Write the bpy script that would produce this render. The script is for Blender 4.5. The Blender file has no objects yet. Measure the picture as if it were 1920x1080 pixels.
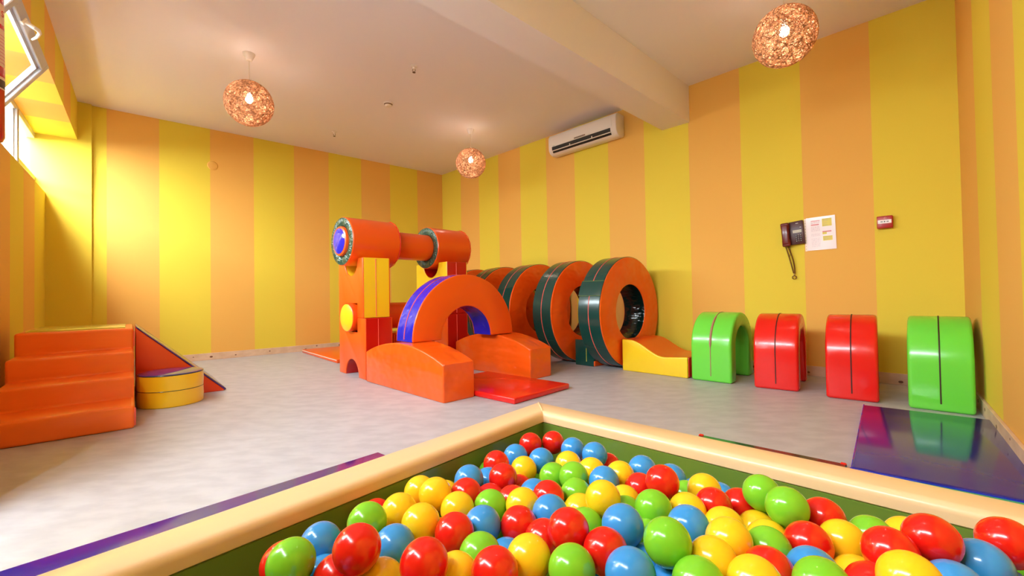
import bpy, bmesh, math, random
from mathutils import Matrix, Vector
random.seed(7)
PI = math.pi
SC = bpy.context.scene
COL = SC.collection

# ------------------------------------------------------------ camera
CAM_H = 0.8
pitch, roll, focal = math.radians(.957), math.radians(-.958), 818.9
cp, sp, cr, sr = math.cos(pitch), math.sin(pitch), math.cos(roll), math.sin(roll)
r0 = Vector((1, 0, 0)); r1 = Vector((0, sp, -cp)); r2 = Vector((0, cp, sp))
ax = r0 * cr - r1 * sr
ay = r0 * sr + r1 * cr
cam_d = bpy.data.cameras.new('camera')
cam = bpy.data.objects.new('camera', cam_d)
COL.objects.link(cam)
cam_d.sensor_width = 36.0
cam_d.lens = 36.0 * focal / 1920.0
cam_d.clip_start = 0.02
R = Matrix((ax, -ay, -r2)).transposed()
cam.matrix_world = Matrix.Translation((0, 0, CAM_H)) @ R.to_4x4()
SC.camera = cam

# ------------------------------------------------------------ room frame (metres)
CB = Vector((-1.307, 8.342))                     # far corner
bv = Vector((.6959, -.7181)); bn = Vector((-.7181, -.6959))     # along the right wall / into the room
av = Vector((-math.sin(math.radians(48.6)), -math.cos(math.radians(48.6))))   # along the far left wall
an = Vector((.6613, -.7501))                     # into the room
c0 = Vector((-4.997, 5.02)); wv = Vector((.6455, -.7638)); wn = Vector((.7638, .6455))
cc = Vector((3.488, 3.365)); cv = Vector((-.6535, -.7569)); cn = Vector((-.7569, .6535))
HC = 3.13
def wp(o, a, n, s, off, z=0.0):
    p = o + a * s + n * off
    return Vector((p.x, p.y, z))
def PB(s, off, z=0.0): return wp(CB, bv, bn, s, off, z)
def PA(s, off, z=0.0): return wp(CB, av, an, s, off, z)
def PW(s, off, z=0.0): return wp(c0, wv, wn, s, off, z)
def PC(s, off, z=0.0): return wp(cc, cv, cn, s, off, z)
def frame(o, a, n):
    # x along a, y = out of the room (-n), z up (right handed for all four walls)
    m = Matrix.Identity(4)
    m.col[0] = (a.x, a.y, 0, 0); m.col[1] = (n.x, n.y, 0, 0); m.col[2] = (0, 0, 1, 0); m.col[3] = (o.x, o.y, 0, 1)
    return m

# ------------------------------------------------------------ world and light
w = bpy.data.worlds.new('sky'); SC.world = w; w.use_nodes = True
wb = w.node_tree.nodes['Background']
wb.inputs[0].default_value = (.93, .97, 1.0, 1); wb.inputs[1].default_value = 2.0
def area(name, loc, direction, sx, sy, power, color):
    l = bpy.data.lights.new(name, 'AREA'); l.shape = 'RECTANGLE'; l.size = sx; l.size_y = sy
    l.energy = power; l.color = color
    o = bpy.data.objects.new(name, l); COL.objects.link(o); o.location = loc
    o.rotation_euler = Vector(direction).to_track_quat('-Z', 'Y').to_euler()
    return o
DAY = (.85, .93, 1.0)
area('daylight_sky', PW(3.6, -1.15, 3.0), (wn.x, wn.y, -.55), 7.2, 1.3, 1180, DAY)
area('stair_fill_light', PW(5.25, -.85, 1.1), (wn.x - .8 * wv.x, wn.y - .8 * wv.y, -.05), .9, 1.7, 38, DAY)  # fill light added outside the unseen door to brighten the stair fronts
sl = bpy.data.lights.new('low_sun', 'SUN'); sl.energy = 31; sl.angle = math.radians(48); sl.color = (.94, .96, 1.0)
so = bpy.data.objects.new('low_sun', sl); COL.objects.link(so); so.location = PW(6, -3, 4)
so.rotation_euler = Vector((-wv.x + 0.04 * wn.x, -wv.y + 0.04 * wn.y, -.58)).to_track_quat('-Z', 'Y').to_euler()
SC.view_settings.view_transform = 'Standard'
SC.view_settings.look = 'None'
SC.view_settings.gamma = 1.0
SC.view_settings.use_curve_mapping = False
SC.view_settings.exposure = 0.30
LAMP_POWER = 12
LAMP_COLOR = (1.0, .86, .72)

# ------------------------------------------------------------ helpers
def link(o, parent=None):
    COL.objects.link(o)
    if parent is not None: o.parent = parent
    return o
def tag(o, label=None, cat=None, group=None, kind=None):
    if label: o['label'] = label
    if cat: o['category'] = cat
    if group: o['group'] = group
    if kind: o['kind'] = kind
    return o
def empty(name, loc, rz=0.0):
    o = bpy.data.objects.new(name, None); o.location = loc; o.rotation_euler = (0, 0, rz)
    o.empty_display_size = .1
    return link(o)
def thing(name, label, cat, loc=(0, 0, 0), rz=0.0, group=None):
    return tag(empty(name, loc, rz), label, cat, group)
def obj(name, bm, mats, parent=None, smooth=True, sharp=35):
    me = bpy.data.meshes.new(name)
    bmesh.ops.recalc_face_normals(bm, faces=bm.faces)
    bm.to_mesh(me); bm.free()
    if not isinstance(mats, (list, tuple)): mats = [mats]
    for m in mats: me.materials.append(m)
    if smooth:
        me.shade_smooth()
        try: me.set_sharp_from_angle(angle=math.radians(sharp))
        except Exception: pass
    return link(bpy.data.objects.new(name, me), parent)
def BM(): return bmesh.new()
def box(bm, x0, x1, y0, y1, z0, z1, mi=0, M=None, bev=0.0, seg=3):
    b = bmesh.new()
    bmesh.ops.create_cube(b, size=1)
    for v in b.verts:
        v.co = Vector((x0 + (v.co.x + .5) * (x1 - x0), y0 + (v.co.y + .5) * (y1 - y0), z0 + (v.co.z + .5) * (z1 - z0)))
    if bev > 0:
        bmesh.ops.bevel(b, geom=b.edges[:], offset=bev, segments=seg, profile=.5, affect='EDGES')
    merge(bm, b, mi, M)
def merge(bm, b, mi=0, M=None):
    if M is not None: b.transform(M)
    vm = {}
    for v in b.verts: vm[v] = bm.verts.new(v.co)
    for f in b.faces:
        try:
            nf = bm.faces.new([vm[v] for v in f.verts]); nf.material_index = mi
        except ValueError: pass
    b.free()
def prism(bm, prof, y0, y1, bev=0.0, seg=3, mi=0, M=None, maxang=None):
    """profile in the XZ plane swept along Y"""
    b = bmesh.new()
    a = [b.verts.new((x, y0, z)) for x, z in prof]; c = [b.verts.new((x, y1, z)) for x, z in prof]
    n = len(prof)
    b.faces.new(a); b.faces.new(c[::-1])
    for i in range(n): b.faces.new((a[i], a[(i + 1) % n], c[(i + 1) % n], c[i]))
    bmesh.ops.recalc_face_normals(b, faces=b.faces)
    if bev > 0:
        es = []
        for e in b.edges:
            if len(e.link_faces) == 2 and e.calc_face_angle(0) > math.radians(40): es.append(e)
        bmesh.ops.bevel(b, geom=es, offset=bev, segments=seg, profile=.5, affect='EDGES', clamp_overlap=True)
    merge(bm, b, mi, M)
def tube(bm, pts, r, n=8, mi=0, closed=False, cap=True):
    pts = [Vector(p) for p in pts]; m = len(pts); rings = []
    up = Vector((0, 0, 1))
    prev = None
    for i in range(m):
        if closed: t = pts[(i + 1) % m] - pts[i - 1]
        else: t = pts[min(i + 1, m - 1)] - pts[max(i - 1, 0)]
        t.normalize()
        if prev is None:
            s = t.cross(up if abs(t.z) < .95 else Vector((1, 0, 0)))
        else:
            s = prev - t * prev.dot(t)
        s.normalize(); prev = s; u = s.cross(t)
        rr = r[i] if isinstance(r, (list, tuple)) else r
        rings.append([bm.verts.new(pts[i] + (s * math.cos(2 * PI * k / n) + u * math.sin(2 * PI * k / n)) * rr) for k in range(n)])
    for i in range(m if closed else m - 1):
        A, B = rings[i], rings[(i + 1) % m]
        for k in range(n):
            f = bm.faces.new((A[k], A[(k + 1) % n], B[(k + 1) % n], B[k])); f.material_index = mi
    if cap and not closed:
        bm.faces.new(rings[0][::-1]).material_index = mi; bm.faces.new(rings[-1]).material_index = mi
def lathe(bm, prof, n=48, mi=0, M=None):
    """profile (r, z) around Z, open or ending on the axis"""
    b = bmesh.new(); rings = []
    for r, z in prof:
        if r < 1e-6: rings.append([b.verts.new((0, 0, z))])
        else: rings.append([b.verts.new((r * math.cos(2 * PI * k / n), r * math.sin(2 * PI * k / n), z)) for k in range(n)])
    for A, B in zip(rings, rings[1:]):
        for k in range(n):
            k2 = (k + 1) % n
            if len(A) == 1 and len(B) == 1: continue
            if len(A) == 1: b.faces.new((A[0], B[k], B[k2]))
            elif len(B) == 1: b.faces.new((A[k], A[k2], B[0]))
            else: b.faces.new((A[k], A[k2], B[k2], B[k]))
    merge(bm, b, mi, M)
def arc(cx, cz, r, a0, a1, n):
    return [(cx + r * math.cos(math.radians(a0 + (a1 - a0) * i / n)), cz + r * math.sin(math.radians(a0 + (a1 - a0) * i / n))) for i in range(n + 1)]
ALONGY = Matrix.Rotation(-PI / 2, 4, 'X')       # lathe axis z -> +y
ALONGX = Matrix.Rotation(PI / 2, 4, 'Y')        # lathe axis z -> +x
def T(x, y, z): return Matrix.Translation((x, y, z))
def copy_tree(o, parent=None):
    c = o.copy(); COL.objects.link(c)
    if parent is not None: c.parent = parent
    for ch in [q for q in bpy.data.objects if q.parent == o]: copy_tree(ch, c)
    return c

# ------------------------------------------------------------ materials
def lin(c):
    return tuple(((v / 255) / 12.92 if v / 255 <= .04045 else ((v / 255 + .055) / 1.055) ** 2.4) for v in c)
def mat(name, rgb, rough=.5, metal=0.0, spec=.5, coat=0.0, emis=None, estr=0.0, srgb=True):
    m = bpy.data.materials.new(name); m.use_nodes = True
    p = m.node_tree.nodes['Principled BSDF']
    c = lin(rgb) if srgb else rgb
    p.inputs['Base Color'].default_value = (*c, 1); p.inputs['Roughness'].default_value = rough
    p.inputs['Metallic'].default_value = metal; p.inputs['Specular IOR Level'].default_value = spec
    p.inputs['Coat Weight'].default_value = coat; p.inputs['Coat Roughness'].default_value = .08
    if emis:
        p.inputs['Emission Color'].default_value = (*emis, 1); p.inputs['Emission Strength'].default_value = estr
    return m
def nd(m, t, **k):
    n = m.node_tree.nodes.new(t)
    for a, b in k.items(): setattr(n, a, b)
    return n
def bump(m, scale=8, stretch=(1, 1, 1), strength=.2, dist=.01, detail=4, coord='Object', distortion=0.0, second=None):
    nt = m.node_tree; p = nt.nodes['Principled BSDF']
    tc = nd(m, 'ShaderNodeTexCoord'); mp = nd(m, 'ShaderNodeMapping'); mp.inputs['Scale'].default_value = stretch
    no = nd(m, 'ShaderNodeTexNoise'); no.inputs['Scale'].default_value = scale; no.inputs['Detail'].default_value = detail
    no.inputs['Distortion'].default_value = distortion
    bp = nd(m, 'ShaderNodeBump'); bp.inputs['Strength'].default_value = strength; bp.inputs['Distance'].default_value = dist
    nt.links.new(tc.outputs[coord], mp.inputs[0]); nt.links.new(mp.outputs[0], no.inputs['Vector'])
    nt.links.new(no.outputs[0], bp.inputs['Height']); nt.links.new(bp.outputs[0], p.inputs['Normal'])
    if second:
        sc2, st2, str2, d2 = second
        mp2 = nd(m, 'ShaderNodeMapping'); mp2.inputs['Scale'].default_value = st2
        n2 = nd(m, 'ShaderNodeTexNoise'); n2.inputs['Scale'].default_value = sc2; n2.inputs['Detail'].default_value = 3
        b2 = nd(m, 'ShaderNodeBump'); b2.inputs['Strength'].default_value = str2; b2.inputs['Distance'].default_value = d2
        nt.links.new(tc.outputs[coord], mp2.inputs[0]); nt.links.new(mp2.outputs[0], n2.inputs['Vector'])
        nt.links.new(n2.outputs[0], b2.inputs['Height']); nt.links.new(bp.outputs[0], b2.inputs['Normal']); nt.links.new(b2.outputs[0], p.inputs['Normal'])
    return m
def mottled(m, c1, c2, scale=5, detail=6, stretch=(1, 1, 1), lo=.35, hi=.65, coord='Object'):
    nt = m.node_tree; p = nt.nodes['Principled BSDF']
    tc = nd(m, 'ShaderNodeTexCoord'); mp = nd(m, 'ShaderNodeMapping'); mp.inputs['Scale'].default_value = stretch
    no = nd(m, 'ShaderNodeTexNoise'); no.inputs['Scale'].default_value = scale; no.inputs['Detail'].default_value = detail
    cr_ = nd(m, 'ShaderNodeValToRGB')
    cr_.color_ramp.elements[0].position = lo; cr_.color_ramp.elements[1].position = hi
    cr_.color_ramp.elements[0].color = (*lin(c1), 1); cr_.color_ramp.elements[1].color = (*lin(c2), 1)
    nt.links.new(tc.outputs[coord], mp.inputs[0]); nt.links.new(mp.outputs[0], no.inputs['Vector'])
    nt.links.new(no.outputs[0], cr_.inputs[0]); nt.links.new(cr_.outputs[0], p.inputs['Base Color'])
    return m
def vinyl(name, rgb, rough=.28, wr=.25, scale=3.0, stretch=(1, 1, 1), dist=.02):
    m = mat(name, rgb, rough=rough, spec=.5, coat=.25)
    return bump(m, scale=scale, stretch=stretch, strength=wr, dist=dist, detail=2, second=(260, (1, 1, 1), .05, .001))

M_YEL = bump(mat('yellow_paint', (231, 205, 68), .75, spec=.25), 60, strength=.12, dist=.002)
M_ORG = bump(mat('orange_paint', (236, 179, 86), .75, spec=.25), 60, strength=.12, dist=.002)
M_CEIL = bump(mat('ceiling_paint', (240, 229, 228), .85, spec=.2), 40, strength=.08, dist=.002)
M_FLOOR = mottled(bump(mat('linoleum', (190, 184, 188), .42, spec=.35), 120, strength=.03, dist=.001), (174, 170, 177), (187, 183, 189), 7, 12, (1, 1.9, 1), .38, .62)
M_PINE = mottled(bump(mat('pine_board', (222, 184, 150), .5), 30, strength=.1, dist=.002), (214, 176, 142), (228, 194, 162), 2, 3, (1.2, 6, 6))
M_KNOT = mat('pine_knot', (120, 72, 44), .5)
M_ALU = mat('white_aluminium', (196, 196, 204), .35, spec=.5)
M_ALUD = mat('bronze_edge', (150, 118, 78), .45)
M_GLASS = bpy.data.materials.new('window_glass'); M_GLASS.use_nodes = True
nt = M_GLASS.node_tree; nt.nodes.remove(nt.nodes['Principled BSDF'])
_t = nt.nodes.new('ShaderNodeBsdfTransparent'); _g = nt.nodes.new('ShaderNodeBsdfGlossy'); _m = nt.nodes.new('ShaderNodeMixShader'); _f = nt.nodes.new('ShaderNodeFresnel')
_t.inputs[0].default_value = (.96, .98, .97, 1); _g.inputs['Roughness'].default_value = .03
nt.nodes.remove(_f); _m.inputs[0].default_value = .06; nt.links.new(_t.outputs[0], _m.inputs[1]); nt.links.new(_g.outputs[0], _m.inputs[2])
nt.links.new(_m.outputs[0], nt.nodes['Material Output'].inputs[0])

V_ORG = vinyl('orange_vinyl', (240, 88, 10), .34)
V_ORGW = vinyl('orange_vinyl_creased', (240, 90, 14), .28, wr=1.0, scale=4.5, stretch=(.8, 1, 1.3), dist=.03)
V_RED = vinyl('red_vinyl', (230, 26, 20), .24, wr=.45, scale=4)
V_DRED = vinyl('deep_red_vinyl', (196, 16, 10), .30)
V_GRN = vinyl('green_vinyl', (108, 214, 66), .24)
V_TEAL = vinyl('dark_green_vinyl', (6, 62, 56), .24)
V_BLUE = vinyl('blue_vinyl', (24, 34, 188), .13, wr=.8, scale=7, dist=.035)
V_YEL = vinyl('yellow_vinyl', (246, 206, 34), .30)
V_NAVY = vinyl('navy_vinyl', (28, 26, 130), .12, wr=.10)
V_PURP = vinyl('purple_vinyl', (70, 40, 120), .14, wr=.15)
V_CREAM = vinyl('cream_vinyl', (236, 198, 154), .38, wr=.15)
V_OLIVE = vinyl('olive_vinyl', (104, 128, 48), .34, wr=.15)
V_SEAM_R = mat('pink_piping', (240, 96, 84), .4)
V_SEAM_D = mat('dark_seam', (60, 24, 20), .6)
V_SEAM_G = mat('yellow_piping', (210, 206, 70), .4)
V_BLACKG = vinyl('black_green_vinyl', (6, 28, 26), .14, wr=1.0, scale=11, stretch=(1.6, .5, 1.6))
M_WHITE = mat('white_plastic', (236, 224, 214), .4)
M_BLACK = mat('black_plastic', (14, 12, 12), .5)
M_GREY = mat('grey_print', (120, 112, 108), .6)

# ------------------------------------------------------------ setting
def stripes(bm, M, s0, s1, y0, y1, z0, z1, edges, first):
    """striped slab: material 0 yellow, 1 orange; 'edges' are where the colour changes"""
    cuts = [-99] + list(edges) + [99]
    for i in range(len(cuts) - 1):
        a, b = max(s0, cuts[i]), min(s1, cuts[i + 1])
        if b > a + 1e-5: box(bm, a, b, y0, y1, z0, z1, (first + i) % 2, M)
FA, FB, FW, FC = frame(CB, av, an), frame(CB, bv, bn), frame(c0, wv, wn), frame(cc, cv, cn)
EB = [.58, 1.093, 1.6, 2.106, 2.648, 3.17, 3.722, 4.235, 4.784, 5.329, 5.866, 6.383]
EA = [.535, 1.071, 1.588, 2.119, 2.63, 3.169, 3.687, 4.226, 4.718]
EC = [.78, 1.38, 1.92, 2.46, 3.0, 3.54, 4.08]
EW = [.62, 1.15, 1.68, 2.21, 2.74, 3.27, 3.80, 4.33, 4.86, 5.39, 5.92, 6.45, 6.98]
def structure(name, bm, mats, parent=None):
    o = obj(name, bm, mats, parent, smooth=False)
    if parent is None: o['kind'] = 'structure'
    return o
bm = BM(); stripes(bm, FB, -.12, 6.99, -.12, 0, 0, HC, EB, 0); structure('wall_right', bm, [M_YEL, M_ORG])
bm = BM(); stripes(bm, FA, 0, 5.45, -.12, 0, 0, HC, EA, 1); structure('wall_back', bm, [M_YEL, M_ORG])
bm = BM(); stripes(bm, FC, -.05, 5.6, -.12, 0, 0, HC, EC, 1); structure('wall_front', bm, [M_YEL, M_ORG])
bm = BM()
stripes(bm, FW, -.08, 4.25, -.42, 0, 2.685, HC, EW, 0)          # deep lintel above the window
stripes(bm, FW, .0, 4.25, -.30, -.256, 0, 2.037, EW, 0)      # thin parapet panel below it
stripes(bm, FW, 4.25, 4.60, -.42, 0, 0, HC, EW, 0)            # pier
stripes(bm, FW, 4.60, 7.15, -.42, 0, 2.685, HC, EW, 0)
stripes(bm, FW, 5.42, 7.15, -.30, -.256, 0, 2.037, EW, 0)
stripes(bm, FW, 7.15, 7.75, -.42, 0, 0, HC, EW, 0)
structure('wall_left', bm, [M_YEL, M_ORG])
bm = BM(); box(bm, 4.846, 5.42, -.02, .045, 0, HC, 0, FA); structure('trim_1', bm, [M_YEL])
# floor and ceiling
def slab(name, z0, z1, m):
    bm = BM()
    pts = [PA(5.5, -.1), PB(-.1, -.1), PC(-.1, -.1), PC(5.7, -.1), PW(7.8, -.43), PW(-.2, -.43)]
    a = [bm.verts.new((p.x, p.y, z0)) for p in pts]; b = [bm.verts.new((p.x, p.y, z1)) for p in pts]
    bm.faces.new(a); bm.faces.new(b[::-1])
    for i in range(len(pts)): bm.faces.new((a[i], a[(i + 1) % len(pts)], b[(i + 1) % len(pts)], b[i]))
    return structure(name, bm, [m])
slab('floor', -.08, 0, M_FLOOR)
slab('ceiling', HC, HC + .1, M_CEIL)
# ceiling beam across the room
bm = BM(); box(bm, 4.475, 4.80, 0, 4.75, 2.718, HC + .01, 0, FB); structure('trim_2', bm, [M_CEIL])
# pine baseboards
def baseboard(name, M, s0, s1, knots):
    bm = BM(); box(bm, s0, s1, 0, .018, 0, .092, 0, M, bev=.003, seg=2)
    o = structure(name, bm, [M_PINE])
    return o
for nm, M, s0, s1 in (('baseboard_back', FA, .0, 4.85), ('baseboard_right', FB, .0, 6.87), ('baseboard_front', FC, .02, 4.3)):
    o = baseboard(nm, M, s0, s1, None)
    k = BM(); s = s0 + .3
    rk = random.Random(nm)
    while s < s1 - .1:
        r = rk.uniform(.005, .012)
        lathe(k, [(0, .0012), (r, .0006), (r * 1.05, 0)], 10, 0, M @ T(s, .018, rk.uniform(.025, .07)) @ ALONGY @ Matrix.Scale(1.5, 4, (1, 0, 0)))
        s += rk.uniform(.16, .5)
    kk = structure('knot', k, [M_KNOT], o)
    kk['kind'] = 'stuff'

# ------------------------------------------------------------ window in the left wall
win = tag(empty('window_1', PW(0, -.36, 0), math.atan2(wv.y, wv.x)), kind='structure')
WL = FW    # parts are built in the wall frame and re-based onto the empty
def wpart(name, bm, m, parent=None, smooth=False):
    o = obj(name, bm, m, None, smooth)
    o.parent = parent or win
    o.matrix_parent_inverse = (Matrix.Translation(win.location) @ Matrix.Rotation(win.rotation_euler.z, 4, 'Z')).inverted()
    return o
bm = BM()
for a, b, z0, z1 in ((-.03, 4.25, 2.625, 2.69), (.012, 4.25, 1.98, 2.03)):
    box(bm, a, b, -.40, -.335, z0, z1, 0, FW, bev=.004, seg=1)
box(bm, -.035, -.012, -.40, -.335, 0, 2.65, 0, FW)
wpart('window_frame', bm, M_ALU)
for t in (.92, 2.14, 3.35):
    bm = BM(); box(bm, t, t + .035, -.40, -.325, 0, 2.64, 0, FW, bev=.004, seg=1); box(bm, t + .035, t + .07, -.40, -.345, 0, 2.64, 0, FW, bev=.004, seg=1)
    box(bm, t - .006, t, -.40, -.32, 0, 2.64, 1, FW)
    wpart('mullion', bm, [M_ALU, M_ALUD])
bm = BM(); box(bm, -.012, .92, -.40, -.33, 2.15, 2.20, 0, FW, bev=.004, seg=1); wpart('transom', bm, M_ALUD)
for a, b in ((-.012, .92), (.99, 2.14), (3.42, 4.25)):
    bm = BM(); box(bm, a, b, -.372, -.366, 0, 2.63, 0, FW); wpart('pane', bm, M_GLASS)
bm = BM(); box(bm, 2.21, 3.35, -.372, -.366, 0, 2.0, 0, FW); wpart('pane', bm, M_GLASS)
# bottom-hung sash tilted into the room
hx = PW(2.30, -.335, 2.045)
dvec = Vector((wn.x * .345, wn.y * .345, .56)).normalized()
SM = Matrix.Identity(4); xx = Vector((wv.x, wv.y, 0)); nn = xx.cross(dvec).normalized()
SM.col[0] = (*xx, 0); SM.col[1] = (*dvec, 0); SM.col[2] = (*nn, 0); SM.col[3] = (*hx, 1)
W_, H_ = 1.04, .655
bm = BM()
for x0, x1, y0, y1 in ((0, .06, 0, H_), (W_ - .06, W_, 0, H_), (.06, W_ - .06, 0, .06), (.06, W_ - .06, H_ - .06, H_)):
    box(bm, x0, x1, y0, y1, -.034, .024, 0, SM, bev=.004, seg=1)
for x0, x1, y0, y1 in ((.06, .078, .06, H_ - .06), (W_ - .078, W_ - .06, .06, H_ - .06), (.06, W_ - .06, .06, .078), (.06, W_ - .06, H_ - .078, H_ - .06)):
    box(bm, x0, x1, y0, y1, -.012, .014, 0, SM)
sash = wpart('tilted_sash', bm, M_ALU)
bm = BM(); box(bm, .07, W_ - .07, .07, H_ - .07, -.004, .004, 0, SM); g = wpart('sash_pane', bm, M_GLASS)
g.parent = sash; g.matrix_parent_inverse = Matrix.Identity(4)
# lever handle on the free rail
sgn = 1 if nn.dot(Vector((wn.x, wn.y, 0))) > 0 else -1
bm = BM()
box(bm, .76, .80, H_ - .062, H_ - .022, .022 * sgn if sgn > 0 else -.045, .045 if sgn > 0 else -.022, 0, SM, bev=.006, seg=2)
tube(bm, [SM @ Vector(p) for p in ((.78, H_ - .042, sgn * .04), (.78, H_ - .04, sgn * .085), (.765, H_ - .035, sgn * .10), (.73, H_ - .035, sgn * .102), (.67, H_ - .05, sgn * .088), (.62, H_ - .065, sgn * .066))], [.011, .012, .012, .010, .008, .006], 10)
hd = wpart('sash_handle', bm, M_WHITE, None, True); hd.parent = sash; hd.matrix_parent_inverse = Matrix.Identity(4)
# the same window continues beyond the pier
win2 = tag(empty('window_2', PW(4.6, -.36, 0), math.atan2(wv.y, wv.x)), kind='structure')
def w2(name, bm, m):
    o = obj(name, bm, m, None, False); o.parent = win2
    o.matrix_parent_inverse = (Matrix.Translation(win2.location) @ Matrix.Rotation(win2.rotation_euler.z, 4, 'Z')).inverted(); return o
bm = BM()
for a, b, z0, z1 in ((4.60, 7.15, 2.625, 2.685), (5.48, 7.15, 1.98, 2.03), (4.60, 4.65, 2.03, 2.625), (7.10, 7.15, 2.03, 2.625)):
    box(bm, a, b, -.40, -.335, z0, z1, 0, FW, bev=.004, seg=1)
w2('window_frame', bm, M_ALU)
for t in (5.42, 6.28):
    bm = BM(); box(bm, t, t + .06, -.40, -.335, 2.03, 2.625, 0, FW, bev=.004, seg=1); w2('mullion', bm, M_ALU)
for a, b in ((5.48, 6.28), (6.34, 7.10)):
    bm = BM(); box(bm, a, b, -.372, -.366, 2.03, 2.625, 0, FW); w2('pane', bm, M_GLASS)

door = tag(empty('added_door_1', PW(4.65, -.36, 0), math.atan2(wv.y, wv.x)), kind='structure')  # glazed door added out of view to let low light onto the left floor
def dpart(name, bm, m):
    o = obj(name, bm, m, None, False); o.parent = door
    o.matrix_parent_inverse = (Matrix.Translation(door.location) @ Matrix.Rotation(door.rotation_euler.z, 4, 'Z')).inverted(); return o
bm = BM()
for a, b, z0, z1 in ((4.65, 4.72, 0, 2.6), (5.35, 5.42, 0, 2.6), (4.72, 5.35, 2.03, 2.09), (4.72, 5.35, 0, .80)):
    box(bm, a, b, -.395, -.34, z0, z1, 0, FW, bev=.004, seg=1)
dpart('added_door_frame', bm, M_ALU)
bm = BM(); box(bm, 4.72, 5.35, -.372, -.366, .80, 2.6, 0, FW); dpart('added_door_pane', bm, M_GLASS)

# ------------------------------------------------------------ things on the walls
RB = math.atan2(bv.y, bv.x)                      # local x along the right wall, y into it
def text(body, size, m, parent, loc, rot=(PI / 2, 0, 0), ext=.0004, name='lettering', align='CENTER'):
    c = bpy.data.curves.new(name, 'FONT'); c.body = body; c.size = size; c.align_x = align; c.align_y = 'CENTER'; c.extrude = ext
    o = bpy.data.objects.new(name + '_tmp', c); COL.objects.link(o)
    dg = bpy.context.evaluated_depsgraph_get(); me = bpy.data.meshes.new_from_object(o.evaluated_get(dg))
    bpy.data.objects.remove(o); me.materials.clear(); me.materials.append(m); me.name = name
    q = bpy.data.objects.new(name, me); q.location = loc; q.rotation_euler = rot
    return link(q, parent)

# air conditioner
ac = thing('air_conditioner', 'white split air conditioner hung high on the striped wall beside the ceiling beam', 'air conditioner', PB(2.87, 0, 2.765), RB)
L_, D_, H = 1.10, .20, .285
prof = [(0, .02), (-.03, 0), (-.12, .0), (-.165, .02), (-.195, .06), (-D_, .10), (-D_, H - .05), (-D_ + .02, H - .015), (-D_ + .05, H), (0, H)]
RX = Matrix(((0, 1, 0, 0), (1, 0, 0, 0), (0, 0, 1, 0), (0, 0, 0, 1)))
bm = BM(); prism(bm, prof, 0, L_, bev=.012, seg=3, M=RX); obj('housing', bm, M_WHITE, ac)
bm = BM(); prism(bm, [(-D_ - .006, .115), (-D_ - .006, H - .055), (-D_ + .012, H - .02), (-D_ + .02, H - .03), (-D_ + .01, .11)], .035, L_ - .06, bev=.003, seg=2, M=RX); obj('front_panel', bm, M_WHITE, ac)
bm = BM(); prism(bm, [(-.199, .050), (-.206, .100), (-.190, .100), (-.16, .03), (-.172, .020)], .07, L_ - .08, M=RX); obj('air_outlet', bm, M_BLACK, ac)
bm = BM(); prism(bm, [(-.199, .040), (-.208, .047), (-.206, .050), (-.197, .044)], .07, L_ - .075, M=RX)
for x in (.38, .74): box(bm, x, x + .010, -.209, -.195, .050, .072)
obj('louver', bm, M_WHITE, ac)
bm = BM(); box(bm, .46, .64, -D_ - .0085, -D_ + .004, .112, .130); lg = obj('badge', bm, mat('badge_grey', (158, 130, 108), .4), ac)
bm = BM(); r = random.Random(3); x = .47
while x < .62:
    d = r.uniform(.008, .016); box(bm, x, x + d, -D_ - .0095, -D_ - .008, .116, .126); x += d + .004
obj('badge_marks', bm, M_GREY, lg)
bm = BM(); lathe(bm, [(0, .003), (.007, .003), (.009, 0)], 16, 0, T(1.0, -D_ - .001, .125) @ Matrix.Rotation(PI / 2, 4, 'X')); obj('indicator', bm, M_GREY, ac)
bm = BM(); box(bm, .08, .10, -D_ - .002, -D_, .108, .113); box(bm, .105, .115, -D_ - .002, -D_, .108, .113); obj('indicator', bm, M_GREY, ac)

# telephone
M_BURG = mat('burgundy_plastic', (104, 14, 18), .3, coat=.2)
M_BURG2 = mat('dark_burgundy_plastic', (74, 22, 24), .35)
ph = thing('wall_telephone', 'burgundy wall telephone left of the pinned paper sheet', 'telephone', PB(5.79, .002, 1.345), RB)
ph.rotation_euler = (0, math.radians(-4), RB)
bm = BM(); prism(bm, [(-.082, -.108), (.082, -.108), (.082, .115), (-.082, .108)], -.04, -.002, bev=.006, seg=2); obj('phone_body', bm, M_BURG2, ph)
bm = BM(); box(bm, -.096, -.026, -.078, -.040, .046, .108, bev=.012); box(bm, -.096, -.026, -.078, -.040, -.118, -.052, bev=.012); box(bm, -.092, -.030, -.086, -.054, -.10, .09, bev=.014)
obj('handset', bm, M_BURG, ph)
bm = BM(); box(bm, -.004, .066, -.0425, -.040, .002, .027); lb = obj('number_label', bm, mat('label_paper', (226, 216, 196), .6), ph)
bm = BM()
for k, z in enumerate((.020, .0145, .009)):
    x = 0
    r = random.Random(k)
    while x < .06:
        d = r.uniform(.004, .012); box(bm, x, min(x + d, .062), -.0431, -.0424, z - .0012, z + .0012); x += d + .003
obj('print', bm, M_GREY, lb)
for i in range(3):
    for j in range(4):
        bm = BM(); box(bm, .014 + i * .018, .027 + i * .018, -.045, -.040, -.029 - j * .0185, -.017 - j * .0185, bev=.002, seg=1)
        kb = obj('key', bm, M_BLACK, ph)
        bm = BM(); box(bm, .0185 + i * .018, .0225 + i * .018, -.0458, -.0449, -.0255 - j * .0185, -.0205 - j * .0185); obj('key_digit', bm, M_WHITE, kb)
bm = BM(); box(bm, .024, .046, -.0412, -.040, .088, .093); box(bm, .055, .066, -.0412, -.040, .048, .052); obj('badge', bm, M_WHITE, ph)
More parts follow.
